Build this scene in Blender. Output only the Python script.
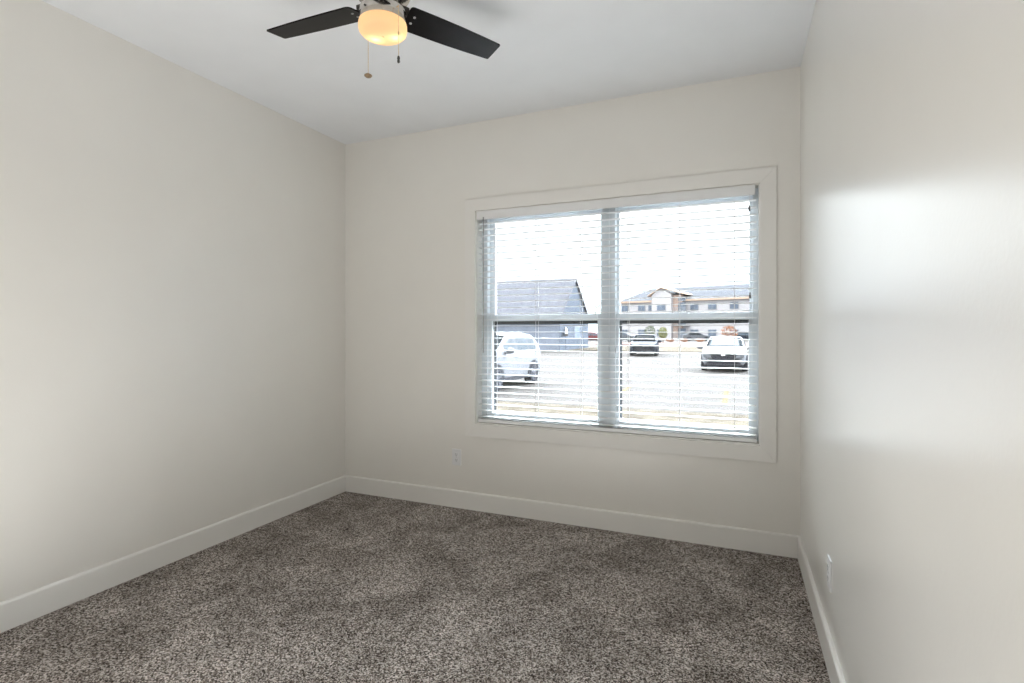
import bpy, bmesh, math, random
from mathutils import Vector, Matrix
random.seed(7)
PI = math.pi
for o in list(bpy.data.objects): bpy.data.objects.remove(o)
SC = bpy.context.scene
COL = SC.collection

# ------------------------------------------------------------------ camera
cd = bpy.data.cameras.new('camera'); cam = bpy.data.objects.new('camera', cd); COL.objects.link(cam)
cam.location = (2.8553, -3.3472, 1.268)
cam.rotation_euler = (PI/2, 0, math.radians(23.02))
cd.sensor_width = 36; cd.lens = 530.0/1024*36
cd.shift_y = -11.0/1024
cd.clip_start = .05; cd.clip_end = 600
SC.camera = cam

# ------------------------------------------------------------------ world, sun, exposure
SKY_BASE, SKY_GLOW, SKY_HIGH = 4.6, -1.7, 40.0      # overall sky, its haze beyond the window, and the bright veiled-sun part above it
w = bpy.data.worlds.new('sky'); SC.world = w; w.use_nodes = True
nt = w.node_tree; nt.nodes.clear()
tc = nt.nodes.new('ShaderNodeTexCoord'); mp = nt.nodes.new('ShaderNodeMapping'); mp.inputs['Scale'].default_value = (1, 1, 3)
nz = nt.nodes.new('ShaderNodeTexNoise'); nz.inputs['Scale'].default_value = 2.2; nz.inputs['Detail'].default_value = 5
rp = nt.nodes.new('ShaderNodeValToRGB')
rp.color_ramp.elements[0].position = .35; rp.color_ramp.elements[0].color = (.80, .89, 1.0, 1)
rp.color_ramp.elements[1].position = .62; rp.color_ramp.elements[1].color = (.94, .975, 1.0, 1)
bg = nt.nodes.new('ShaderNodeBackground'); 
sx = nt.nodes.new('ShaderNodeSeparateXYZ'); nt.links.new(tc.outputs['Generated'], sx.inputs[0])
def mrange(sock, a, b, c, d):
    q = nt.nodes.new('ShaderNodeMapRange'); q.interpolation_type = 'SMOOTHSTEP'
    for k, v_ in zip(('From Min', 'From Max', 'To Min', 'To Max'), (a, b, c, d)): q.inputs[k].default_value = v_
    nt.links.new(sock, q.inputs['Value']); return q.outputs['Result']
def mul(a, b):
    q = nt.nodes.new('ShaderNodeMath'); q.operation = 'MULTIPLY'; nt.links.new(a, q.inputs[0])
    if isinstance(b, float): q.inputs[1].default_value = b
    else: nt.links.new(b, q.inputs[1])
    return q.outputs[0]
def add(a, b):
    q = nt.nodes.new('ShaderNodeMath'); q.operation = 'ADD'; nt.links.new(a, q.inputs[0])
    if isinstance(b, float): q.inputs[1].default_value = b
    else: nt.links.new(b, q.inputs[1])
    return q.outputs[0]
hi = mul(mul(mul(mrange(sx.outputs['Z'], .19, .38, 0, 1), mrange(sx.outputs['Z'], .70, .98, 1, 0)), mrange(sx.outputs['Y'], -.05, .42, 0, 1)), SKY_HIGH)
lo = mul(mul(mrange(sx.outputs['Y'], .0, .6, 0, 1), mrange(sx.outputs['Z'], .16, .24, 1, 0)), SKY_GLOW)
nt.links.new(add(add(hi, lo), SKY_BASE), bg.inputs['Strength'])
ow = nt.nodes.new('ShaderNodeOutputWorld')
L = nt.links.new
L(tc.outputs['Generated'], mp.inputs['Vector']); L(mp.outputs['Vector'], nz.inputs['Vector'])
L(nz.outputs['Fac'], rp.inputs['Fac']); L(rp.outputs['Color'], bg.inputs['Color']); L(bg.outputs['Background'], ow.inputs['Surface'])

sd = bpy.data.lights.new('sun', 'SUN'); sd.energy = 1.6; sd.angle = math.radians(1.5); sd.color = (1, .95, .88)
sun = bpy.data.objects.new('sun', sd); COL.objects.link(sun)
sun.rotation_euler = Vector((.72, .30, -.62)).to_track_quat('-Z', 'Y').to_euler()

def portal(name, loc, rot, sx, sy):
    d = bpy.data.lights.new(name, 'AREA'); d.shape = 'RECTANGLE'; d.size = sx; d.size_y = sy; d.cycles.is_portal = True
    o = bpy.data.objects.new(name, d); COL.objects.link(o); o.location = loc; o.rotation_euler = rot
portal('window_portal', (2.067, .30, 1.36), (PI/2, 0, PI), 1.9, 1.6)
for o in COL.objects:
    if o.name == 'window_portal': o.rotation_euler = Vector((0, -1, 0)).to_track_quat('-Z', 'Z').to_euler()

fd = bpy.data.lights.new('unseen_fill_light', 'AREA'); fd.shape = 'RECTANGLE'; fd.size = 1.7; fd.size_y = 1.4; fd.energy = 32; fd.color = (1, .995, .985)  # unseen fill light added at floor level to brighten the room
fl = bpy.data.objects.new('unseen_fill_light', fd); COL.objects.link(fl); fl.location = (1.5, -2.87, .06); fl.rotation_euler = (PI, 0, 0)

vs = SC.view_settings
vs.view_transform = 'Standard'; vs.look = 'None'; vs.gamma = 1; vs.use_curve_mapping = False
vs.exposure = 0.0

# ------------------------------------------------------------------ materials
def mat(name, col, rough=.5, metal=0, spec=.5, noise=0, nscale=20, bump=0, bscale=200, bdist=.001, coat=0, col2=None, detail=3, ramp=(.35, .65)):
    m = bpy.data.materials.new(name); m.use_nodes = True
    n = m.node_tree; b = n.nodes['Principled BSDF']
    b.inputs['Base Color'].default_value = (*col, 1); b.inputs['Roughness'].default_value = rough
    b.inputs['Metallic'].default_value = metal; b.inputs['Specular IOR Level'].default_value = spec
    b.inputs['Coat Weight'].default_value = coat; b.inputs['Coat Roughness'].default_value = rough
    t = n.nodes.new('ShaderNodeTexCoord')
    if noise or col2:
        z = n.nodes.new('ShaderNodeTexNoise'); z.inputs['Scale'].default_value = nscale; z.inputs['Detail'].default_value = detail
        n.links.new(t.outputs['Object'], z.inputs['Vector'])
        r = n.nodes.new('ShaderNodeValToRGB')
        c2 = col2 if col2 else tuple(min(1, c*(1+noise)) for c in col)
        c1 = col if col2 else tuple(c*(1-noise) for c in col)
        r.color_ramp.elements[0].position = ramp[0]; r.color_ramp.elements[0].color = (*c1, 1)
        r.color_ramp.elements[1].position = ramp[1]; r.color_ramp.elements[1].color = (*c2, 1)
        n.links.new(z.outputs['Fac'], r.inputs['Fac']); n.links.new(r.outputs['Color'], b.inputs['Base Color'])
    if bump:
        z2 = n.nodes.new('ShaderNodeTexNoise'); z2.inputs['Scale'].default_value = bscale; z2.inputs['Detail'].default_value = 2
        n.links.new(t.outputs['Object'], z2.inputs['Vector'])
        bp = n.nodes.new('ShaderNodeBump'); bp.inputs['Strength'].default_value = bump; bp.inputs['Distance'].default_value = bdist
        n.links.new(z2.outputs['Fac'], bp.inputs['Height']); n.links.new(bp.outputs['Normal'], b.inputs['Normal'])
    return m

M = {}
M['wall'] = mat('cream_eggshell_paint', (.84, .815, .762), .29, spec=1.0, noise=.008, nscale=3, bump=.25, bscale=90, bdist=.0012, coat=.5)
M['ceiling'] = mat('flat_white_ceiling_paint', (.875, .89, .905), .9, spec=.2, noise=.01, nscale=4, bump=.35, bscale=140, bdist=.001)
M['trim'] = mat('semi_gloss_white_trim', (.86, .84, .80), .35, noise=.006, nscale=6)
M['vinyl'] = mat('white_window_vinyl', (.74, .785, .82), .35, noise=.006, nscale=9)
M['slat'] = mat('white_faux_wood', (.86, .86, .86), .38, noise=.006, nscale=12)
M['cord'] = mat('white_cord', (.75, .75, .76), .7, noise=.03, nscale=200)
M['wand'] = mat('smoky_plastic_wand', (.40, .40, .39), .25, noise=.03, nscale=60)
M['tassel'] = mat('grey_tassel', (.16, .16, .17), .5, noise=.05, nscale=60)
M['screenframe'] = mat('dark_bronze_screen_frame', (.018, .022, .025), .4, noise=.1, nscale=30)
M['plate'] = mat('white_outlet_plastic', (.82, .82, .82), .3, noise=.01, nscale=30)
M['slot'] = mat('dark_slot', (.05, .05, .05), .6, noise=.05, nscale=40)
M['bluewhite'] = mat('screw_metal', (.55, .55, .55), .3, 1, noise=.05, nscale=40)
M['nickel'] = mat('brushed_nickel', (.60, .56, .52), .14, 1, noise=.05, nscale=30, bump=.1, bscale=300, bdist=.0003)
M['blade'] = mat('espresso_wood_blade', (.006, .0055, .006), .28, spec=.14, noise=.35, nscale=18)
M['chain'] = mat('brass_chain', (.65, .50, .30), .3, 1, noise=.05, nscale=100)
M['fob'] = mat('antique_brass_fob', (.30, .21, .13), .35, .6, noise=.1, nscale=60)
M['fobd'] = mat('dark_fob', (.05, .045, .04), .35, .4, noise=.1, nscale=60)

def carpet():
    m = bpy.data.materials.new('speckled_taupe_carpet'); m.use_nodes = True
    n = m.node_tree; b = n.nodes['Principled BSDF']; b.inputs['Roughness'].default_value = 1; b.inputs['Specular IOR Level'].default_value = .05
    t = n.nodes.new('ShaderNodeTexCoord')
    v = n.nodes.new('ShaderNodeTexVoronoi'); v.inputs['Scale'].default_value = 200
    z = n.nodes.new('ShaderNodeTexNoise'); z.inputs['Scale'].default_value = 165; z.inputs['Detail'].default_value = 3; z.inputs['Roughness'].default_value = .7
    big = n.nodes.new('ShaderNodeTexNoise'); big.inputs['Scale'].default_value = 3.2; big.inputs['Detail'].default_value = 5; big.inputs['Roughness'].default_value = .65; big.inputs['Distortion'].default_value = .6
    for q in (v, z, big): n.links.new(t.outputs['Object'], q.inputs['Vector'])
    sp = n.nodes.new('ShaderNodeSeparateColor'); n.links.new(v.outputs['Color'], sp.inputs['Color'])
    mx = n.nodes.new('ShaderNodeMix'); mx.data_type = 'FLOAT'; mx.inputs[0].default_value = .55
    n.links.new(sp.outputs['Red'], mx.inputs[2]); n.links.new(z.outputs['Fac'], mx.inputs[3])
    r = n.nodes.new('ShaderNodeValToRGB'); e = r.color_ramp.elements
    e[0].position = .32; e[0].color = (.045, .036, .030, 1)
    e[1].position = .72; e[1].color = (.74, .685, .64, 1)
    k = e.new(.5); k.color = (.275, .232, .200, 1)
    n.links.new(mx.outputs[0], r.inputs['Fac'])
    r2 = n.nodes.new('ShaderNodeValToRGB'); r2.color_ramp.elements[0].position = .38; r2.color_ramp.elements[0].color = (.74, .73, .72, 1)
    r2.color_ramp.elements[1].position = .64; r2.color_ramp.elements[1].color = (1.25, 1.25, 1.26, 1)
    n.links.new(big.outputs['Fac'], r2.inputs['Fac'])
    mm = n.nodes.new('ShaderNodeMix'); mm.data_type = 'RGBA'; mm.blend_type = 'MULTIPLY'; mm.inputs[0].default_value = 1
    n.links.new(r.outputs['Color'], mm.inputs[6]); n.links.new(r2.outputs['Color'], mm.inputs[7])
    n.links.new(mm.outputs[2], b.inputs['Base Color'])
    bp = n.nodes.new('ShaderNodeBump'); bp.inputs['Strength'].default_value = .9; bp.inputs['Distance'].default_value = .006
    n.links.new(mx.outputs[0], bp.inputs['Height']); n.links.new(bp.outputs['Normal'], b.inputs['Normal'])
    return m
M['carpet'] = carpet()

def glass_pane():
    m = bpy.data.materials.new('clear_window_glass'); m.use_nodes = True
    n = m.node_tree; n.nodes.clear()
    o = n.nodes.new('ShaderNodeOutputMaterial'); tr = n.nodes.new('ShaderNodeBsdfTransparent'); gl = n.nodes.new('ShaderNodeBsdfGlossy')
    tr.inputs['Color'].default_value = (.93, .95, .95, 1); gl.inputs['Roughness'].default_value = .02
    f = n.nodes.new('ShaderNodeFresnel'); f.inputs['IOR'].default_value = 1.45
    x = n.nodes.new('ShaderNodeMixShader')
    n.links.new(f.outputs[0], x.inputs[0]); n.links.new(tr.outputs[0], x.inputs[1]); n.links.new(gl.outputs[0], x.inputs[2]); n.links.new(x.outputs[0], o.inputs['Surface'])
    return m
M['glass'] = glass_pane()

def opal():
    m = bpy.data.materials.new('lit_opal_glass'); m.use_nodes = True
    n = m.node_tree; n.nodes.clear()
    o = n.nodes.new('ShaderNodeOutputMaterial')
    tl = n.nodes.new('ShaderNodeBsdfTranslucent'); tl.inputs['Color'].default_value = (.95, .74, .48, 1)
    df = n.nodes.new('ShaderNodeBsdfDiffuse'); df.inputs['Color'].default_value = (.55, .46, .34, 1)
    x = n.nodes.new('ShaderNodeMixShader'); x.inputs[0].default_value = .35
    em = n.nodes.new('ShaderNodeEmission'); em.inputs['Color'].default_value = (1, .70, .42, 1); em.inputs['Strength'].default_value = .28
    a = n.nodes.new('ShaderNodeAddShader')
    n.links.new(tl.outputs[0], x.inputs[1]); n.links.new(df.outputs[0], x.inputs[2]); n.links.new(x.outputs[0], a.inputs[0]); n.links.new(em.outputs[0], a.inputs[1])
    n.links.new(a.outputs[0], o.inputs['Surface'])
    return m
M['opal'] = opal()
def emis(name, col, s):
    m = bpy.data.materials.new(name); m.use_nodes = True; n = m.node_tree; n.nodes.clear()
    o = n.nodes.new('ShaderNodeOutputMaterial'); e = n.nodes.new('ShaderNodeEmission'); e.inputs['Color'].default_value = (*col, 1); e.inputs['Strength'].default_value = s
    n.links.new(e.outputs[0], o.inputs['Surface']); return m
M['bulb'] = emis('glowing_bulb', (1, .78, .50), 9)

# outdoor materials
M['concrete'] = mat('pale_concrete_lot', (0.04871, 0.04345, 0.04038), .9, noise=.08, nscale=.35, spec=.06)
M['lawn'] = mat('dormant_tan_grass', (0.03682, 0.02859, 0.0195), 1, col2=(0.08016, 0.06714, 0.04981), nscale=2.6, detail=8, spec=.05)
M['farlawn'] = mat('dormant_brown_lawn', (0.05692, 0.04455, 0.0307), 1, col2=(0.07178, 0.05841, 0.04208), nscale=.4, detail=6, spec=.05)
M['mulch'] = mat('red_mulch', (0.1002, 0.05009, 0.03853), 1, col2=(0.1387, 0.09633, 0.08477), nscale=1.0, detail=6, spec=.05)
M['yellow'] = mat('yellow_line_paint', (0.05663, 0.04106, 0.008496), .8, noise=.1, nscale=8, spec=.06)
M['siding'] = mat('dark_grey_siding', (0.2298, 0.2496, 0.2995), .8, noise=.08, nscale=1.5, spec=.06)
M['shingle'] = mat('grey_shingle', (0.08812, 0.08812, 0.1003), .9, col2=(0.1154, 0.1154, 0.1306), nscale=3, detail=6, spec=.06)
M['gableshade'] = mat('shade_darkened_gable', (0.07172, 0.08247, 0.104), .8, noise=.1, nscale=2, spec=.06)  # gable end colour darkened, shade painted in against the bright sky
M['fascia'] = mat('white_fascia', (0.168, 0.1736, 0.1904), .7, noise=.02, nscale=2, spec=.06)
M['aptwall'] = mat('cream_stucco', (0.4447, 0.4178, 0.4244), .9, noise=.02, nscale=.5, spec=.06)
M['aptbrick'] = mat('tan_brick', (0.4398, 0.3142, 0.2592), .9, noise=.1, nscale=3, spec=.06)
M['aptroof'] = mat('apartment_roof_shingle', (0.0605, 0.06292, 0.0726), .9, noise=.06, nscale=1, spec=.06)
M['aptfascia'] = mat('tan_fascia', (0.4809, 0.3473, 0.2672), .8, noise=.04, nscale=1, spec=.06)
M['aptglass'] = mat('far_window_glass', (0.1176, 0.1428, 0.1848), .3, noise=.2, nscale=.8, spec=.12)
M['aptframe'] = mat('far_window_frame', (0.294, 0.294, 0.3038), .6, noise=.02, nscale=2, spec=.06)
M['whitepaint'] = mat('white_car_paint', (0.1491, 0.1516, 0.164), .55, noise=.01, nscale=3, spec=.12)
M['bluepaint'] = mat('dark_blue_car_paint', (0.0195, 0.0234, 0.03315), .55, noise=.02, nscale=3, spec=.03)
M['redpaint'] = mat('red_car_paint', (0.14, 0.03, 0.03), .55, noise=.02, nscale=3, spec=.12)
M['silverpaint'] = mat('silver_car_paint', (0.1144, 0.1196, 0.13), .55, noise=.02, nscale=3, spec=.03)
M['carglass'] = mat('tinted_car_glass', (0.08169, 0.1033, 0.125), .35, noise=.05, nscale=3, spec=.12)
M['windshield'] = mat('windshield_glass', (0.04803, 0.06075, 0.0735), .35, noise=.05, nscale=3, spec=.12)  # darker copy of the car glass, shade painted in against overhead skylight
M['tire'] = mat('tire_rubber', (0.02548, 0.02621, 0.03276), .85, noise=.1, nscale=20, spec=.06)
M['rim'] = mat('grey_alloy', (0.126, 0.126, 0.144), .4, .5, noise=.05, nscale=20, spec=.12)
M['blackplastic'] = mat('dark_grey_plastic', (0.032, 0.032, 0.0384), .6, noise=.08, nscale=20, spec=.06)
M['chrome'] = mat('bright_chrome', (.5, .5, .52), .15, 1, noise=.02, nscale=20)
M['lamp'] = mat('headlamp_lens', (0.15, 0.155, 0.165), .15, noise=.03, nscale=20, spec=.12)
M['tail'] = mat('red_tail_lens', (.3, .03, .03), .2, noise=.05, nscale=20)
M['bark'] = mat('grey_bark', (.14, .11, .09), .95, noise=.2, nscale=6, spec=.06)
M['leafY'] = mat('yellow_green_leaves', (0.121, 0.132, 0.044), .8, col2=(0.176, 0.176, 0.077), nscale=4, spec=.06)
M['leafG'] = mat('grey_green_leaves', (0.077, 0.0935, 0.0605), .8, col2=(0.132, 0.143, 0.099), nscale=4, spec=.06)
M['leafO'] = mat('orange_autumn_leaves', (0.187, 0.0715, 0.033), .8, col2=(0.242, 0.121, 0.066), nscale=4, spec=.06)

# ------------------------------------------------------------------ helpers
def box(bm, x0, x1, y0, y1, z0, z1):
    vs_ = [bm.verts.new(p) for p in ((x0,y0,z0),(x1,y0,z0),(x1,y1,z0),(x0,y1,z0),(x0,y0,z1),(x1,y0,z1),(x1,y1,z1),(x0,y1,z1))]
    for f in ((0,3,2,1),(4,5,6,7),(0,1,5,4),(1,2,6,5),(2,3,7,6),(3,0,4,7)): bm.faces.new([vs_[i] for i in f])
    return bm
def B(*boxes):
    bm = bmesh.new()
    for b in boxes: box(bm, *b)
    return bm
def prism(bm, pts, d0, d1, axis='x'):
    """extrude a polygon (2-D points) along axis from d0 to d1"""
    def P(u, v, d): return {'x': (d, u, v), 'y': (u, d, v), 'z': (u, v, d)}[axis]
    a = [bm.verts.new(P(u, v, d0)) for u, v in pts]; b = [bm.verts.new(P(u, v, d1)) for u, v in pts]
    n = len(pts); bm.faces.new(a); bm.faces.new(b[::-1])
    for i in range(n): bm.faces.new((a[i], b[i], b[(i+1) % n], a[(i+1) % n]))
    return bm
def lathe(bm, prof, cx=0, cy=0, seg=48, axis='z', cap=True):
    rings = []
    for r, z in prof:
        ring = []
        for i in range(seg):
            a = 2*PI*i/seg; c, s = r*math.cos(a), r*math.sin(a)
            ring.append(bm.verts.new((cx+c, cy+s, z) if axis == 'z' else (cx+c, z, cy+s)))
        rings.append(ring)
    for a, b in zip(rings, rings[1:]):
        for i in range(seg): bm.faces.new((a[i], a[(i+1) % seg], b[(i+1) % seg], b[i]))
    if cap:
        bm.faces.new(rings[0][::-1]); bm.faces.new(rings[-1])
    return bm
def tube(bm, p0, p1, r, seg=8):
    p0 = Vector(p0); p1 = Vector(p1); d = (p1-p0).normalized(); u = d.orthogonal().normalized(); v = d.cross(u)
    A = [bm.verts.new(p0+r*(math.cos(2*PI*i/seg)*u+math.sin(2*PI*i/seg)*v)) for i in range(seg)]
    C_ = [bm.verts.new(p1+r*(math.cos(2*PI*i/seg)*u+math.sin(2*PI*i/seg)*v)) for i in range(seg)]
    for i in range(seg): bm.faces.new((A[i], A[(i+1) % seg], C_[(i+1) % seg], C_[i]))
    bm.faces.new(A[::-1]); bm.faces.new(C_)
    return bm
def obj(name, bm, m, parent=None, smooth=False, bevel=0, seg=2, mats=None):
    bmesh.ops.recalc_face_normals(bm, faces=bm.faces)
    me = bpy.data.meshes.new(name); bm.to_mesh(me); bm.free()
    for q in (mats or [m]): me.materials.append(q)
    o = bpy.data.objects.new(name, me); COL.objects.link(o)
    if smooth:
        for p in me.polygons: p.use_smooth = True
    if bevel:
        b = o.modifiers.new('bevel', 'BEVEL'); b.width = bevel; b.segments = seg; b.limit_method = 'ANGLE'; b.angle_limit = math.radians(40)
        for p in me.polygons: p.use_smooth = True
        b.harden_normals = True
    if parent: o.parent = parent
    return o
def empty(name, loc=(0,0,0), rz=0):
    o = bpy.data.objects.new(name, None); COL.objects.link(o); o.location = loc; o.rotation_euler = (0,0,rz); o.empty_display_size = .1
    return o
def tag(o, label, cat, group=None, kind=None):
    o['label'] = label; o['category'] = cat
    if group: o['group'] = group
    if kind: o['kind'] = kind
    return o
def struct(o, label=None):
    o['kind'] = 'structure'
    if label: o['label'] = label
    return o
def children(o): return [c for c in bpy.data.objects if c.parent == o]
def copy_tree(o, parent=None):
    c = o.copy(); COL.objects.link(c)
    if parent: c.parent = parent
    for ch in children(o): copy_tree(ch, c)
    return c

# ------------------------------------------------------------------ room shell
W, H, D = 3.1795, 2.74, -3.70           # room: x 0..W, y D..0, z 0..H
OX0, OX1, OZ0, OZ1 = 1.160, 2.974, .612, 2.108   # window opening
T = .155
struct(obj('floor', B((-.12, W+.12, D-.12, 0, -.10, 0)), M['carpet']), 'speckled brown and grey cut pile carpet')
struct(obj('ceiling', B((-.12, W+.12, D-.12, T, H, H+.12)), M['ceiling']), 'flat white ceiling')
struct(obj('wall_left', B((-.12, 0, D-.12, 0, 0, H)), M['wall']), 'plain cream wall left of the window wall')
struct(obj('wall_right', B((W, W+.12, D-.12, 0, 0, H)), M['wall']), 'cream wall at right with window glare on its paint')
struct(obj('wall_back', B((-.12, OX0, 0, T, -.40, H), (OX1, W+.12, 0, T, -.40, H), (OX0, OX1, 0, T, -.40, OZ0), (OX0, OX1, 0, T, OZ1, H)), M['wall']), 'cream wall holding the window')
struct(obj('wall_rear', B((0, W, D-.12, D, 0, H)), M['wall']), 'plain wall behind the camera')

# baseboards: board with a softly rounded top edge
def bb(axis, at, side, d0, d1, name, lab):
    hb, t = .1235, .015
    pts = [(0, 0), (t, 0), (t, hb-.009), (t-.002, hb-.004), (t-.007, hb), (0, hb)]
    pts = [(at+side*u, v) for u, v in pts]
    bm = bmesh.new(); prism(bm, pts, d0, d1, axis)
    struct(obj(name, bm, M['trim']), lab)
bb('x', 0, -1, 0, W, 'baseboard_back', 'tall white baseboard under the window')
bb('y', 0, 1, D, -.015, 'baseboard_left', 'tall white baseboard along the left wall')
bb('y', W, -1, D, -.015, 'baseboard_right', 'tall white baseboard along the right wall')
bb('x', D, 1, .015, W-.015, 'baseboard_rear', 'white baseboard on the rear wall')

# ------------------------------------------------------------------ window
win = struct(empty('window_1', ((OX0+OX1)/2, .1, OZ0)), 'white vinyl double window with two lower sashes')
def wp(name, bm, m, par=win, **k):
    bmesh.ops.translate(bm, verts=bm.verts, vec=(-(OX0+OX1)/2, -.1, -OZ0))
    return obj(name, bm, m, par, **k)
# jamb liner (returns of the opening)
wp('jamb_liner', B((OX0, OX0+.004, .0, T, OZ0, OZ1), (OX1-.004, OX1, .0, T, OZ0, OZ1), (OX0+.004, OX1-.004, .0, T, OZ1-.004, OZ1), (OX0+.004, OX1-.004, .0, T, OZ0, OZ0+.006)), M['trim'])
a0, a1, b0, b1 = OX0+.004, OX1-.004, OZ0+.006, OZ1-.004
FY0, FY1 = .078, .150
wp('window_frame', B((a0, a0+.045, FY0, FY1, b0, b1), (a1-.030, a1, FY0, FY1, b0, b1), (a0+.045, a1-.030, FY0, FY1, b1-.034, b1), (a0+.045, a1-.030, FY0, FY1, b0, b0+.030)), M['vinyl'], bevel=.0015)
MX0, MX1 = 2.038, 2.128
wp('mullion', B((MX0, MX1, FY0-.004, FY1, b0+.030, b1-.034), (MX0+.040, MX0+.052, FY0-.010, FY0-.004, b0+.030, b1-.034)), M['vinyl'], bevel=.0015)
ZM0, ZM1 = 1.334, 1.378
def sash(name, x0, x1, z0, z1, y0, y1, sl_, sr_, rb, rt):
    s = wp(name, B((x0, x0+sl_, y0, y1, z0, z1), (x1-sr_, x1, y0, y1, z0, z1), (x0+sl_, x1-sr_, y0, y1, z0, z0+rb), (x0+sl_, x1-sr_, y0, y1, z1-rt, z1)), M['vinyl'], bevel=.0015)
    g = bmesh.new(); box(g, x0+sl_, x1-sr_, (y0+y1)/2-.002, (y0+y1)/2+.002, z0+rb, z1-rt)
    bmesh.ops.translate(g, verts=g.verts, vec=(-(OX0+OX1)/2, -.1, -OZ0))
    obj('pane', g, M['glass'], s)
UX = [(a0+.045, MX0), (MX1, a1-.030)]
for x0, x1 in UX:
    sash('upper_sash', x0, x1, ZM0+.004, b1-.034, .122, .142, *((.042, .016) if x0 < 2 else (.019, .018)), .036, .024)
    sash('lower_sash', x0, x1, b0+.030, ZM1, .088, .116, *((.030, .030) if x0 < 2 else (.021, .022)), .030, ZM1-ZM0)
for x0, x1 in UX:
    wl_ = .036 if x0 < 2 else .030
    wp('screen_frame', B((x0+.012, x0+wl_, .1445, .152, b0+.030, ZM0+.004), (x1-.016, x1-.002, .1445, .152, b0+.030, ZM0+.004), (x0+wl_, x1-.016, .1445, .152, ZM0-.021, ZM0+.004), (x0+wl_, x1-.016, .1445, .152, b0+.030, b0+.040)), M['screenframe'])
# casing: flat boards with mitred corners
c0, c1, d0, d1 = 1.0776, 3.0594, .5218, 2.1936
bm = bmesh.new()
i0, i1, j0, j1 = OX0-.001, OX1+.001, OZ0-.001, OZ1+.001
for q in ([(c0, d0), (c1, d0), (i1, j0), (i0, j0)], [(c1, d0), (c1, d1), (i1, j1), (i1, j0)], [(c1, d1), (c0, d1), (i0, j1), (i1, j1)], [(c0, d1), (c0, d0), (i0, j0), (i0, j1)]):
    prism(bm, q, -.018, 0, 'y')
struct(obj('trim_1', bm, M['trim'], bevel=.0012), 'flat white picture frame casing around the window')

# ------------------------------------------------------------------ blind
bl = tag(empty('window_blind', (2.06, .035, OZ0)), 'white two inch slat blind lowered over the window with slats open', 'blind')
def bp_(name, bm, m, par=bl, **k):
    bmesh.ops.translate(bm, verts=bm.verts, vec=(-2.06, -.035, -OZ0)); return obj(name, bm, m, par, **k)
SX0, SX1 = 1.170, 2.958
bp_('valance', B((1.166, 2.951, -.006, .006, 2.047, 2.106)), M['slat'], bevel=.002)
bp_('head_rail', B((1.168, 2.948, .008, .058, 2.062, 2.103)), M['slat'], bevel=.002)
bm = bmesh.new(); NS = 33; z_top, z_bot = 2.024, .661
zs = [z_top+(z_bot-z_top)*i/(NS-1) for i in range(NS)]
for z in zs:
    pts = [(.009, z-.0015), (.009, z+.0015), (.034, z+.0026), (.059, z+.0015), (.059, z-.0015), (.034, z-.0004)]
    prism(bm, pts, SX0, SX1, 'x')
bp_('slats', bm, M['slat'])
bp_('bottom_rail', B((SX0, SX1, .008, .060, .622, .644)), M['slat'], bevel=.001)
LX = [1.295+.3092*i for i in range(6)]
bm = bmesh.new()
for x in LX:
    for y in (.0075, .0605): box(bm, x-.0012, x+.0012, y-.0008, y+.0008, .640, 2.066)
    for z in zs: box(bm, x+.003, x+.0042, .0075, .0605, z-.0022, z-.0010)
bp_('ladder_cords', bm, M['cord'])
bm = bmesh.new(); tube(bm, (1.220, -.012, 1.112), (1.220, -.012, 2.060), .0042, 6); box(bm, 1.217, 1.223, -.014, .004, 2.050, 2.062)
bp_('tilt_wand', bm, M['wand'])
for x, z in ((2.920, 1.955), (2.923, 1.455)):
    bm = bmesh.new(); box(bm, x-.001, x+.001, -.012, -.010, z+.03, 2.052); box(bm, x-.001, x+.001, -.012, .004, 2.050, 2.053)
    pc = bp_('pull_cord', bm, M['cord'])
    bm = bmesh.new(); lathe(bm, [(.002, z+.034), (.0045, z+.028), (.0065, z), (.005, z-.002)], x, -.011, 12)
    bp_('tassel', bm, M['tassel'], pc, smooth=True)

# ------------------------------------------------------------------ outlets
def outlet(loc, rz, label):
    e = tag(empty('wall_outlet', loc, rz), label, 'outlet')    # local: plate in xz, front toward -y
    obj('cover_plate', B((-.036, .036, -.0065, 0, -.058, .058)), M['plate'], e, bevel=.0025, seg=3)
    for z in (-.0205, .0205):
        bm = bmesh.new()
        pts = []
        for i in range(24):
            a = 2*PI*i/24; pts.append((.0172*math.cos(a), z+max(-.0125, min(.0125, .0172*math.sin(a)))))
        prism(bm, pts, -.0085, -.006, 'y'); r = obj('receptacle', bm, M['plate'], e)
        obj('slots', B((-.0075, -.0052, -.0089, -.0084, z-.001, z+.0075), (.0052, .0075, -.0089, -.0084, z-.001, z+.0065), (-.0022, .0022, -.0089, -.0084, z-.0095, z-.0055)), M['slot'], r)
    bm = bmesh.new(); lathe(bm, [(.003, -.0078), (.003, -.006)], 0, 0, 12, axis='y'); obj('screw', bm, M['bluewhite'], e)
outlet((1.003, 0, .360), 0, 'white duplex outlet on the wall below the window')
outlet((W, -1.035, .352), -PI/2, 'white duplex outlet seen edge on along the right wall')

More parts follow.
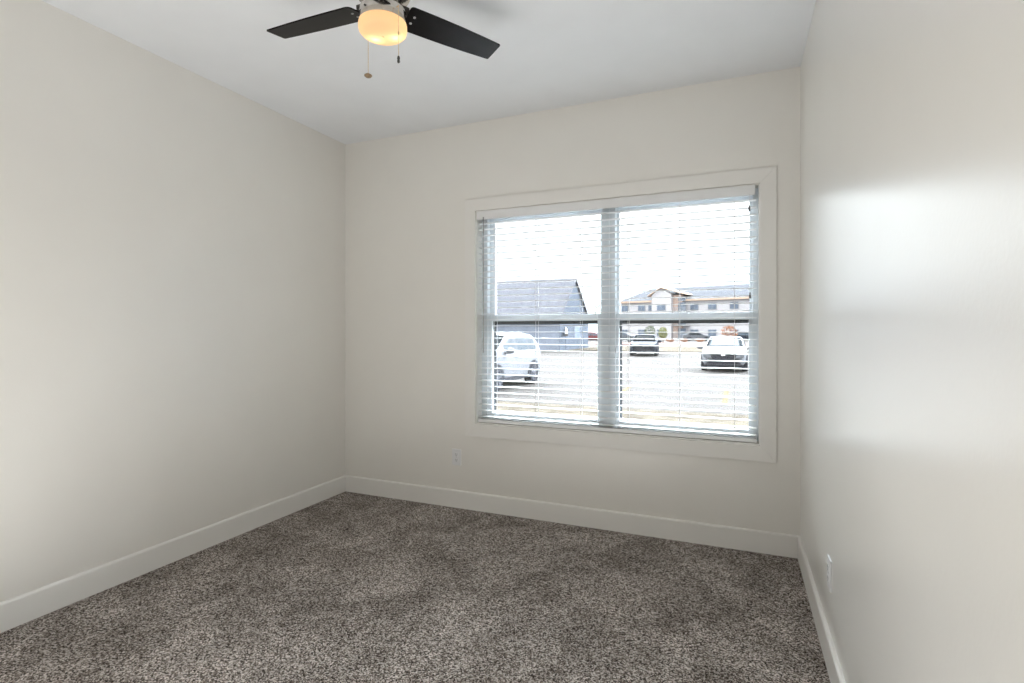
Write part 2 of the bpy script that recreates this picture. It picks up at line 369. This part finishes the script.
# ------------------------------------------------------------------ ceiling fan
FX, FY = 1.591, -1.652
fan = tag(empty('ceiling_fan', (FX, FY, H)), 'ceiling fan with dark blades and lit opal bowl', 'ceiling fan')
def fp(name, bm, m, par=fan, **k):
    bmesh.ops.translate(bm, verts=bm.verts, vec=(0, 0, -H)); return obj(name, bm, m, par, **k)
bm = bmesh.new(); lathe(bm, [(.080, 2.739), (.080, 2.715), (.068, 2.690), (.055, 2.680)]); fp('canopy', bm, M['nickel'], smooth=True)
bm = bmesh.new(); lathe(bm, [(.055, 2.682), (.098, 2.668), (.108, 2.655), (.108, 2.575), (.100, 2.560), (.070, 2.556)]); mo = fp('motor_housing', bm, M['nickel'], smooth=True)
for i in range(10):
    a = 2*PI*i/10; bm = bmesh.new()
    rows = [[bm.verts.new((r*math.cos(a+da), r*math.sin(a+da), z)) for da, z in ((-.18, 2.60), (0, 2.60), (.18, 2.60), (.18, 2.625), (0, 2.625), (-.18, 2.625))] for r in (.1075, .1092)]
    bm.faces.new(rows[1]); bm.faces.new(rows[0][::-1])
    for k in range(6): bm.faces.new((rows[0][k], rows[0][(k+1) % 6], rows[1][(k+1) % 6], rows[1][k]))
    fp('vent_slot', bm, M['slot'], mo)
bm = bmesh.new(); lathe(bm, [(.060, 2.558), (.075, 2.545), (.075, 2.520), (.084, 2.512), (.088, 2.505), (.088, 2.462), (.080, 2.458)]); lk = fp('light_kit', bm, M['nickel'], smooth=True)
for a in (-100, -50, 20, 140, 200):
    c, s = math.cos(math.radians(a)), math.sin(math.radians(a))
    bm = bmesh.new(); tube(bm, (.086*c, .086*s, 2.484), (.092*c, .092*s, 2.484), .004, 10); fp('thumb_screw', bm, M['fobd'], lk)
prof = [(.082, 2.459), (.0905, 2.457), (.092, 2.451), (.0925, 2.436), (.090, 2.425), (.082, 2.416), (.066, 2.411), (.040, 2.409), (.004, 2.408)]
bm = bmesh.new(); lathe(bm, prof, cap=False, seg=64); fp('glass_bowl', bm, M['opal'], smooth=True)
for dx, dy in ((-.040, .010), (.036, .030)):
    bm = bmesh.new(); bmesh.ops.create_uvsphere(bm, u_segments=16, v_segments=10, radius=.016); bmesh.ops.translate(bm, verts=bm.verts, vec=(dx, dy, 2.432)); fp('bulb', bm, M['bulb'], smooth=True)
pitch = math.radians(-11)
for k, ang in enumerate((61, 182.5, 302)):
    R_ = Matrix.Rotation(math.radians(ang), 4, 'Z'); Pm = Matrix.Rotation(pitch, 4, 'X')
    MT = Matrix.Translation((0, 0, 2.520)) @ R_ @ Pm
    # outline (along, lateral); rounded root, square cut tip
    out = []
    for (x, y, r) in ((.094, -.060, .020), (.532, -.052, .008), (.534, .052, .008), (.108, .072, .022)):
        out.append((x, y, r))
    pts = []
    n = len(out)
    for i in range(n):
        p = Vector(out[i][:2]); a = Vector(out[i-1][:2]); b = Vector(out[(i+1) % n][:2]); r = out[i][2]
        da = (a-p).normalized()*r; db = (b-p).normalized()*r
        for j in range(6):
            t = j/5; q = (1-t)**2*(p+da)+2*t*(1-t)*p+t*t*(p+db); pts.append((q.x, q.y))
        # slight bulge on the long edges
        if i in (0, 2):
            e1 = p+db; e2 = Vector(out[(i+1) % n][:2])+(p-Vector(out[(i+1) % n][:2])).normalized()*out[(i+1) % n][2]
            for t in (.25, .5, .75):
                q = e1.lerp(e2, t); q.y += (-1 if i == 0 else 1)*.004*math.sin(PI*t); pts.append((q.x, q.y))
    bm = bmesh.new(); prism(bm, pts, -.003, .003, 'z'); bmesh.ops.transform(bm, matrix=MT, verts=bm.verts)
    bld = fp('blade', bm, M['blade'], bevel=.001)
    bm = bmesh.new(); box(bm, .060, .165, -.020, .020, .003, .008); bmesh.ops.bevel(bm, geom=bm.edges[:], offset=.002, segments=1, affect='EDGES')
    box(bm, .055, .100, -.030, .030, .004, .018)
    bmesh.ops.transform(bm, matrix=MT, verts=bm.verts); fp('blade_bracket', bm, M['fobd'], bld)
    for sx, sy in ((.128, -.016), (.128, .020)):
        bm = bmesh.new(); lathe(bm, [(.0028, -.0062), (.0055, -.0048), (.0055, -.003)], sx, sy, 12); bmesh.ops.transform(bm, matrix=MT, verts=bm.verts)
        fp('blade_screw', bm, M['bluewhite'], bld)
for nm, (dx, dy), zf, mf, kind in (('far', (-.103, .045), 2.298, 'fob', 0), ('near', (.101, -.043), 2.281, 'fobd', 1)):
    bm = bmesh.new(); tube(bm, (dx*.9, dy*.9, 2.478), (dx*1.04, dy*1.04, 2.478), .002, 6)
    z = 2.478
    while z > zf+.008:
        m_ = Matrix.Translation((dx*1.03, dy*1.03, z)); bmesh.ops.create_icosphere(bm, subdivisions=1, radius=.0016, matrix=m_); z -= .0034
    tube(bm, (dx*1.03, dy*1.03, zf), (dx*1.03, dy*1.03, 2.478), .0006, 4)
    if kind: lathe(bm, [(.001, 2.382), (.003, 2.379), (.003, 2.371), (.001, 2.368)], dx*1.03, dy*1.03, 10)
    ch = fp('pull_chain', bm, M['chain'])
    bm = bmesh.new()
    if kind == 0: lathe(bm, [(.002, zf+.006), (.010, zf+.004), (.0155, zf), (.0155, zf-.003), (.010, zf-.008), (.002, zf-.010)], dx*1.03, dy*1.03, 20)
    else: lathe(bm, [(.002, zf+.010), (.0045, zf+.006), (.0055, zf-.002), (.0035, zf-.006), (.0055, zf-.010), (.004, zf-.016), (.001, zf-.018)], dx*1.03, dy*1.03, 16)
    fp('fob', bm, M[mf], ch, smooth=True)

# ================================================================== OUTDOORS
G = -.45
struct(obj('ground', B((-160, 160, -60, 240, G-.3, G)), M['concrete']), 'sunlit pale concrete parking lot')
tag(obj('lawn_strip', B((-30, 30, .17, 8.25, G, G+.02)), M['lawn']), 'strip of tan dormant grass below the window', 'grass', kind='stuff')
tag(obj('lawn_island', B((-9.3, 14, 40.5, 57, G, G+.05)), M['farlawn']), 'brown lawn island beyond the cars in the parking lot', 'grass', kind='stuff')
tag(obj('lawn_verge', B((-27, -9.6, 37.0, 48.5, G, G+.04)), M['farlawn']), 'brown grass verge around the grey gabled building', 'grass', kind='stuff')
tag(obj('mulch_bed', B((-16, 16, 58, 68, G, G+.12)), M['mulch']), 'reddish mulch bed in front of the cream apartments', 'mulch', kind='stuff')
tag(obj('parking_stripe', B((2.52, 2.64, 10.1, 13.2, G, G+.006)), M['yellow']), 'yellow painted parking line nearer the front of the white sedan', 'parking line', 'yellow painted parking lines')
tag(obj('parking_stripe', B((-.20, -.08, 10.1, 13.2, G, G+.006)), M['yellow']), 'faint yellow painted parking line seen beside the window mullion', 'parking line', 'yellow painted parking lines')

# grey gabled building
bn = tag(empty('gabled_building', (-10.6, 38.3, G+.04)), 'dark grey building with tall gabled shingle roof across the lot', 'building')
LN, DP, EV, RG = 16.0, 9.1, 2.75, 6.22     # local: x -LN..0, y 0..DP
bm = bmesh.new(); box(bm, -LN, 0, 0, DP, 0, EV)
obj('wall', bm, M['siding'], bn)
obj('end_wall', B((0, .02, 0, DP, 0, EV)), M['gableshade'], bn)  # sheet over the wall end, its shade put into the colour
bm = bmesh.new(); prism(bm, [(0, EV), (DP, EV), (DP/2, RG-.12)], -.10, -.0, 'x'); obj('gable', bm, M['gableshade'], bn)
bm = bmesh.new()
sl = (RG-EV)/(DP/2)
for s in (0, 1):
    ye, yr = (-.45, DP/2) if s == 0 else (DP+.45, DP/2)
    ze = EV-.45*sl
    prism(bm, [(ye, ze), (yr, RG), (yr, RG+.16), (ye, ze+.16)], -LN-.3, .12, 'x')
rf = obj('roof', bm, M['shingle'], bn)
bm = bmesh.new()
for s in (0, 1):
    ye, yr = (-.47, DP/2) if s == 0 else (DP+.47, DP/2)
    ze = EV-.47*sl
    prism(bm, [(ye, ze-.06), (yr, RG-.06), (yr, RG+.18), (ye, ze+.18)], .12, .15, 'x')
obj('rake_board', bm, M['shingle'], rf)
for x in (-11.2, -13.6):
    f = obj('window', B((x-.6, x+.6, -.04, .0, 1.0, 2.1)), M['fascia'], bn); obj('pane', B((x-.54, x+.54, -.05, -.04, 1.06, 2.04)), M['aptglass'], f)
f = obj('door', B((0, .05, 1.6, 2.6, 0, 2.15)), M['gableshade'], bn)
f = obj('window', B((0, .05, 4.2, 6.6, .9, 2.1)), M['fascia'], bn); obj('pane', B((.05, .06, 4.3, 6.5, 1.0, 2.0)), M['aptglass'], f)
bm = bmesh.new(); lathe(bm, [(.02, 1.95), (.10, 1.80), (.20, 1.45), (.20, 1.25), (.05, 1.2)], .25, .9, 14); obj('wall_lantern', bm, M['chrome'], bn, smooth=True)

# apartments
ang = math.atan2(106.29-114.64, 5.16+21.21)
ap = tag(empty('apartment_building', (-21.5, 114.8, G), ang), 'long cream apartment building with gabled bay beyond the parked cars', 'building')
EVA = 8.0
def gable_roof(bm, x0, x1, y0, y1, ze, zr, ov=.6, hip=0):
    ym = (y0+y1)/2
    A = [bm.verts.new(p) for p in ((x0-ov, y0-ov, ze), (x1+ov, y0-ov, ze), (x1+ov, y1+ov, ze), (x0-ov, y1+ov, ze), (x0-ov+hip, ym, zr), (x1+ov, ym, zr))]
    for f in ((0, 1, 5, 4), (2, 3, 4, 5), (0, 4, 3), (1, 2, 5), (0, 3, 2, 1)): bm.faces.new([A[i] for i in f])
XG0, XG1 = 8.7, 13.0
obj('wall', B((0.6, 60, 0, 13, 0, EVA)), M['aptwall'], ap)
bm = bmesh.new(); gable_roof(bm, .6, 60, 0, 13, EVA, EVA+3.1, .6, 4.5); ar = obj('roof', bm, M['aptroof'], ap)
obj('fascia', B((0, 60, -.68, -.60, EVA-.30, EVA+.10)), M['aptfascia'], ar)
# projecting gabled bay
bm = bmesh.new(); prism(bm, [(XG0, 0), (XG1, 0), (XG1, EVA+1.2), ((XG0+XG1)/2, EVA+2.4), (XG0, EVA+1.2)], -1.6, 0, 'y'); bay = obj('gabled_bay', bm, M['aptwall'], ap)
bm = bmesh.new(); gx = (XG0+XG1)/2
prism(bm, [(XG0-.8, EVA+.85), (gx, EVA+2.5), (gx, EVA+2.68), (XG0-.8, EVA+1.03)], -2.0, 4, 'y')
prism(bm, [(XG1+3.0, EVA+1.0), (gx, EVA+2.5), (gx, EVA+2.68), (XG1+3.0, EVA+1.18)], -2.0, 4, 'y')
obj('bay_roof', bm, M['aptfascia'], bay)
obj('brick_panel', B((XG1, XG1+1.9, -.7, 0, 0, EVA+1.0)), M['aptbrick'], ap)
wpos = [1.6, 5.6, 8.0, 17.2, 20.8, 25.0, 29.2, 33.4, 37.6, 41.8]
def awin(x, z, ww, hh, y=0.0):
    f = obj('window', B((x-ww/2, x+ww/2, y-.10, y, z, z+hh)), M['aptframe'], ap)
    a, b = x-ww/2+.1, x+ww/2-.1
    obj('pane', B((a, x-.05, y-.14, y-.10, z+.1, z+hh-.1), (x+.05, b, y-.14, y-.10, z+.1, z+hh-.1)), M['aptglass'], f)
for fl, z in enumerate((.55, 3.2, 5.85)):
    for x in wpos: awin(x, z, 1.7, 1.4)
    awin(gx, z, 1.9, 1.4, -1.6)
    bm = B((13.6, 16.2, -1.9, 0, z-.55, z-.35)); 
    for i in range(12): box(bm, 13.62+i*.23, 13.68+i*.23, -1.88, -1.82, z-.35, z+.55)
    box(bm, 13.6, 16.2, -1.9, -1.8, z+.55, z+.63)
    obj('balcony', bm, M['aptframe'], ap)
    obj('balcony_door', B((14.1, 15.7, -.12 if 0 else -.76, -.70, z-.35, z+1.6)), M['aptglass'], ap)
awin(14.9, 7.75, 1.6, .9, -.7)

# trees and shrubs
def plant(name, x, y, h, rw, lm, trunk, label, cat, n=420, group=None, z=0.0):
    e = tag(empty(name, (x, y, G+z)), label, cat, group)
    bm = bmesh.new(); tube(bm, (0, 0, 0), (0, 0, trunk+h*.3), .03+.012*h, 7)
    for i in range(5):
        a = 2*PI*i/5+random.random(); tube(bm, (0, 0, trunk*.9), (rw*.6*math.cos(a), rw*.6*math.sin(a), trunk+(h-trunk)*.6), .012+.006*h, 5)
    obj('trunk', bm, M['bark'], e)
    bm = bmesh.new()
    cz = trunk+(h-trunk)/2; rz_ = (h-trunk)/2
    for i in range(n):
        d = Vector((random.gauss(0, 1), random.gauss(0, 1), random.gauss(0, 1))).normalized()*random.uniform(.45, 1)**.5
        c = Vector((d.x*rw, d.y*rw, cz+d.z*rz_)); s = random.uniform(.04, .08)*max(rw, 1)
        u = Vector((random.gauss(0, 1), random.gauss(0, 1), random.gauss(0, 1))).normalized(); v = u.orthogonal().normalized()
        bm.faces.new([bm.verts.new(c+q) for q in (u*s*1.6, v*s, -u*s*1.6, -v*s)])
    obj('foliage', bm, M[lm], e)
def at(px, d):            # ground point at image column px and forward distance d
    th = math.radians(23.02); lat = (px-512)/530*d
    return (2.8553+math.cos(th)*lat-math.sin(th)*d, -3.3472+math.sin(th)*lat+math.cos(th)*d)
plant('tree', *at(600, 96), 7.0, 1.5, 'leafY', 2.0, 'pale tree beyond the right end of the grey gabled roof', 'tree', 260)
plant('small_tree', *at(663, 68), 2.1, .60, 'leafY', .5, 'yellow green small tree right of the dark blue car', 'tree', z=.12)
plant('small_tree', *at(650, 69), 2.3, .75, 'leafG', .6, 'grey green small tree behind the dark blue car', 'tree', z=.12)
plant('small_tree', *at(729, 71), 2.3, 1.1, 'leafO', .4, 'orange autumn tree above the white sedan', 'tree', z=.12)
for px, l in ((670, 'leftmost'), (684, 'middle one'), (700, 'rightmost')):
    plant('shrub', *at(px, 70), .55, .55, 'leafO', .1, 'low reddish shrub on the mulch bed, %s of three' % l, 'shrub', 160, 'reddish shrubs on the mulch bed', z=.12)

# ------------------------------------------------------------------ cars
def interp(tab, x):
    if x >= tab[0][0]: return tab[0][1]
    for (xa, va), (xb, vb) in zip(tab, tab[1:]):
        if xb <= x <= xa:
            t = (xa-x)/(xa-xb); return va+(vb-va)*t
    return tab[-1][1]
def make_car(suv, paint):
    e = empty('car')
    if suv:
        hw, belt, RW, wb, fx = .92, 1.08, .37, 2.66, 1.38
        top = [(2.30, .78), (2.24, .96), (2.0, 1.03), (1.20, 1.14), (.95, 1.27), (.50, 1.52), (.25, 1.61), (-.2, 1.66), (-.9, 1.665), (-1.5, 1.61), (-1.75, 1.55), (-2.0, 1.32), (-2.2, 1.10), (-2.27, .95), (-2.30, .80)]
    else:
        hw, belt, RW, wb, fx = .90, .92, .325, 2.62, 1.38
        top = [(2.28, .62), (2.22, .76), (2.0, .82), (1.10, .96), (.85, 1.08), (.30, 1.36), (.05, 1.42), (-.4, 1.45), (-.9, 1.43), (-1.35, 1.30), (-1.7, 1.12), (-2.1, 1.04), (-2.22, .95), (-2.27, .75)]
    plan = [(2.30, .66), (2.2, .80), (1.9, .93), (1.4, 1.0), (-1.4, 1.0), (-1.9, .96), (-2.15, .88), (-2.3, .74)]
    zb = .26
    def section(x):
        zt = interp(top, x); w_ = hw*interp(plan, x); bz = min(belt, zt-.02)
        up = zt-bz
        wr = w_*(.95 if up < .05 else .95-.17*min(1, up/.5))
        zbx = zb+(.06 if abs(x) > 2.0 else 0)
        return [(w_*.86, zbx), (w_*.97, zbx+.10), (w_*1.0, .58), (w_*.99, bz-.10), (w_*.955, bz), (wr+.008, bz+up*.80), (wr-.05, bz+up*.95), (wr*.72, zt), (wr*.35, zt+.012)]
    xs = sorted(set([t[0] for t in top]+[p[0] for p in plan if abs(p[0]) <= 2.28]+[.7, -1.2]), reverse=True)
    bm = bmesh.new(); rings = []
    for x in xs:
        s = section(x); ring = [bm.verts.new((x, y, z)) for y, z in s]+[bm.verts.new((x, -y, z)) for y, z in s[::-1]]
        rings.append(ring)
    for a, b in zip(rings, rings[1:]):
        n = len(a)
        for i in range(n): bm.faces.new((a[i], a[(i+1) % n], b[(i+1) % n], b[i]))
    bm.faces.new(rings[0]); bm.faces.new(rings[-1][::-1])
    body = obj('body', bm, M[paint], e, smooth=True)
    body.material_slots[0].link = 'OBJECT'; body.material_slots[0].material = M[paint]
    es = body.modifiers.new('edge', 'EDGE_SPLIT'); es.split_angle = math.radians(38)
    def side_patch(xa, xb, va, vb, s, name, m, n=6):
        bm = bmesh.new(); prev = None
        for i in range(n+1):
            x = xa+(xb-xa)*i/n; sc = section(x); (y0, z0), (y1, z1) = sc[4], sc[5]
            p = [((x, s*(y0+(y1-y0)*v+.012), z0+(z1-z0)*v)) for v in (va, vb)]
            q = [bm.verts.new(c) for c in p]
            if prev: bm.faces.new((prev[0], q[0], q[1], prev[1]))
            prev = q
        r = bmesh.ops.solidify(bm, geom=bm.faces[:], thickness=.006)
        return obj(name, bm, m, e)
    spans = ((.78, -.02), (-.10, -.92), (-1.0, -1.62)) if suv else ((.62, -.12), (-.20, -.98), (-1.02, -1.30))
    for s in (1, -1):
        for a, b in spans: side_patch(a, b, .10, .92, s, 'side_window', M['carglass'])
    def top_patch(xa, xb, name, n=5):
        bm = bmesh.new(); prev = None
        for i in range(n+1):
            x = xa+(xb-xa)*i/n; sc = section(x); row = [sc[6], sc[7], sc[8]]
            pts = [(y*.97, z+.010) for y, z in row]; pts = pts+[(-y, z) for y, z in pts[::-1]]
            q = [bm.verts.new((x+(.012 if xa > 0 else -.012), y, z)) for y, z in pts]
            if prev:
                for j in range(5): bm.faces.new((prev[j], prev[j+1], q[j+1], q[j]))
            prev = q
        bmesh.ops.solidify(bm, geom=bm.faces[:], thickness=.006)
        return obj(name, bm, M['windshield'], e, smooth=True)
    top_patch(1.12 if suv else 1.04, .38 if suv else .18, 'windshield'); top_patch(-1.80 if suv else -1.06, -2.12 if suv else -1.62, 'rear_window')
    # wheels with arches
    for s in (1, -1):
        for x in (fx, fx-wb):
            bm = bmesh.new(); R2 = RW+.075
            pts = [(x+R2*math.cos(PI*i/14), .33+R2*math.sin(PI*i/14)) for i in range(15)]
            prism(bm, pts, s*(hw-.25), s*(hw+.008), 'y'); obj('wheel_arch', bm, M['blackplastic'], e)
            bm = bmesh.new()
            yo = s*(hw+.022); yi = s*(hw-.21)
            lathe(bm, [(RW*.62, yo-s*.01), (RW*.70, yo), (RW*.92, yo-s*.005), (RW, yo-s*.035), (RW, yi), (RW*.6, yi)], x, RW, 28, 'y'); wl = obj('wheel', bm, M['tire'], e, smooth=True)
            bm = bmesh.new(); lathe(bm, [(.05, yo+s*.004), (.07, yo-s*.006)], x, RW, 16, 'y')
            for k in range(5):
                a = 2*PI*k/5+.3; c, sn = math.cos(a), math.sin(a)
                q = []
                for (rr, ww) in ((.05, .03), (RW*.63, .045)):
                    for wd in (-ww, ww): q.append((x+rr*c-wd*sn, RW+rr*sn+wd*c))
                prism(bm, [q[0], q[1], q[3], q[2]], yo-s*.004, yo-s*.03, 'y')
            lathe(bm, [(RW*.60, yo-s*.001), (RW*.66, yo-s*.001), (RW*.66, yo-s*.02), (RW*.60, yo-s*.02)], x, RW, 28, 'y', cap=False)
            obj('rim', bm, M['rim'], wl)
        bm = bmesh.new(); my = s*(hw+.13)
        mz = belt+.06; bmesh.ops.create_icosphere(bm, subdivisions=2, radius=1, matrix=Matrix.Translation((.80, my, mz)) @ Matrix.Diagonal((.10, .14, .09, 1)))
        box(bm, .76, .84, min(s*(hw-.08), my), max(s*(hw-.08), my), mz-.09, mz-.05)
        mr = obj('side_mirror', bm, M[paint], e, smooth=True); mr.material_slots[0].link = 'OBJECT'; mr.material_slots[0].material = M[paint]
        # lamps
        obj('headlight', B((2.02, 2.245, min(s*.50, s*.80), max(s*.50, s*.80), belt-.30, belt-.17)), M['lamp'], e, bevel=.03)
        obj('tail_light', B((-2.25, -2.12, min(s*.45, s*.70), max(s*.45, s*.70), belt-.22, belt-.02)), M['tail'], e, bevel=.02)
        obj('door_handle', B((-.05-.0, .12, s*(hw*.985), s*(hw*.985)+s*.03, belt-.16, belt-.13)), M['rim'], e)
        obj('sill_trim', B((fx-wb+.42, fx-.42, min(s*hw*.90, s*hw*1.005), max(s*hw*.90, s*hw*1.005), .25, .36)), M['blackplastic'], e)
    zt = belt-.14
    bm = bmesh.new(); prism(bm, [(-.50, zt-.04), (-.16, zt-.04), (-.08, zt-.10), (.08, zt-.10), (.16, zt-.04), (.50, zt-.04), (.43, zt-.26), (-.43, zt-.26)], 2.0, 2.312, 'x'); obj('grille', bm, M['blackplastic'], e)
    bm = bmesh.new(); prism(bm, [(-.45, .52), (.45, .52), (.70, .34), (-.70, .34)], 1.9, 2.312, 'x'); obj('lower_intake', bm, M['blackplastic'], e)
    bm = bmesh.new()
    for i in range(20):
        a = 2*PI*i/20
    prism(bm, [(.085*math.cos(2*PI*i/20), zt-.07+.045*math.sin(2*PI*i/20)) for i in range(20)], 2.30, 2.318, 'x'); obj('emblem', bm, M['chrome'], e)
    obj('front_bumper', B((2.06, 2.305, -.76, .76, .24, .32)), M['blackplastic'], e, bevel=.02)
    obj('underbody', B((-1.9, 1.9, -hw*.8, hw*.8, .20, .30)), M['blackplastic'], e)
    return e
def repaint(e, paint):
    for c in children(e):
        if c.name.split('.')[0] in ('body', 'side_mirror'): c.material_slots[0].material = M[paint]
bpy.context.view_layer.update()
s1 = make_car(True, 'whitepaint'); s1.location = (-4.17, 11.50, G);  s1.rotation_euler.z = -PI/2-.03
tag(s1, 'white SUV parked nose toward the window, seen at left', 'car')
s2 = make_car(False, 'whitepaint'); x, y = at(724.5, 22.0); s2.location = (x, y+2.1, G); s2.rotation_euler.z = -PI/2-.02
tag(s2, 'white sedan facing the window with dark grille, seen at right', 'car')
fleet = [(645, 37.5, 'bluepaint', -PI/2+.10, 'dark blue car facing the window across the lot beside the mullion'),
         (625, 86, 'silverpaint', -.2, 'small pale far parked car left of the blue car roof'),
         (594, 80, 'redpaint', .1, 'red far parked car beyond the grey gabled building corner'),
         (697, 88, 'silverpaint', 0.1, 'silver far parked car in front of the apartments near the mulch'),
         (746, 84, 'bluepaint', .05, 'dark far parked car at the right edge of the window view')]
for px, d, pt, rz, lab in fleet:
    c = copy_tree(s2); x, y = at(px, d); c.location = (x, y, G); c.rotation_euler = (0, 0, rz); repaint(c, pt); tag(c, lab, 'car')
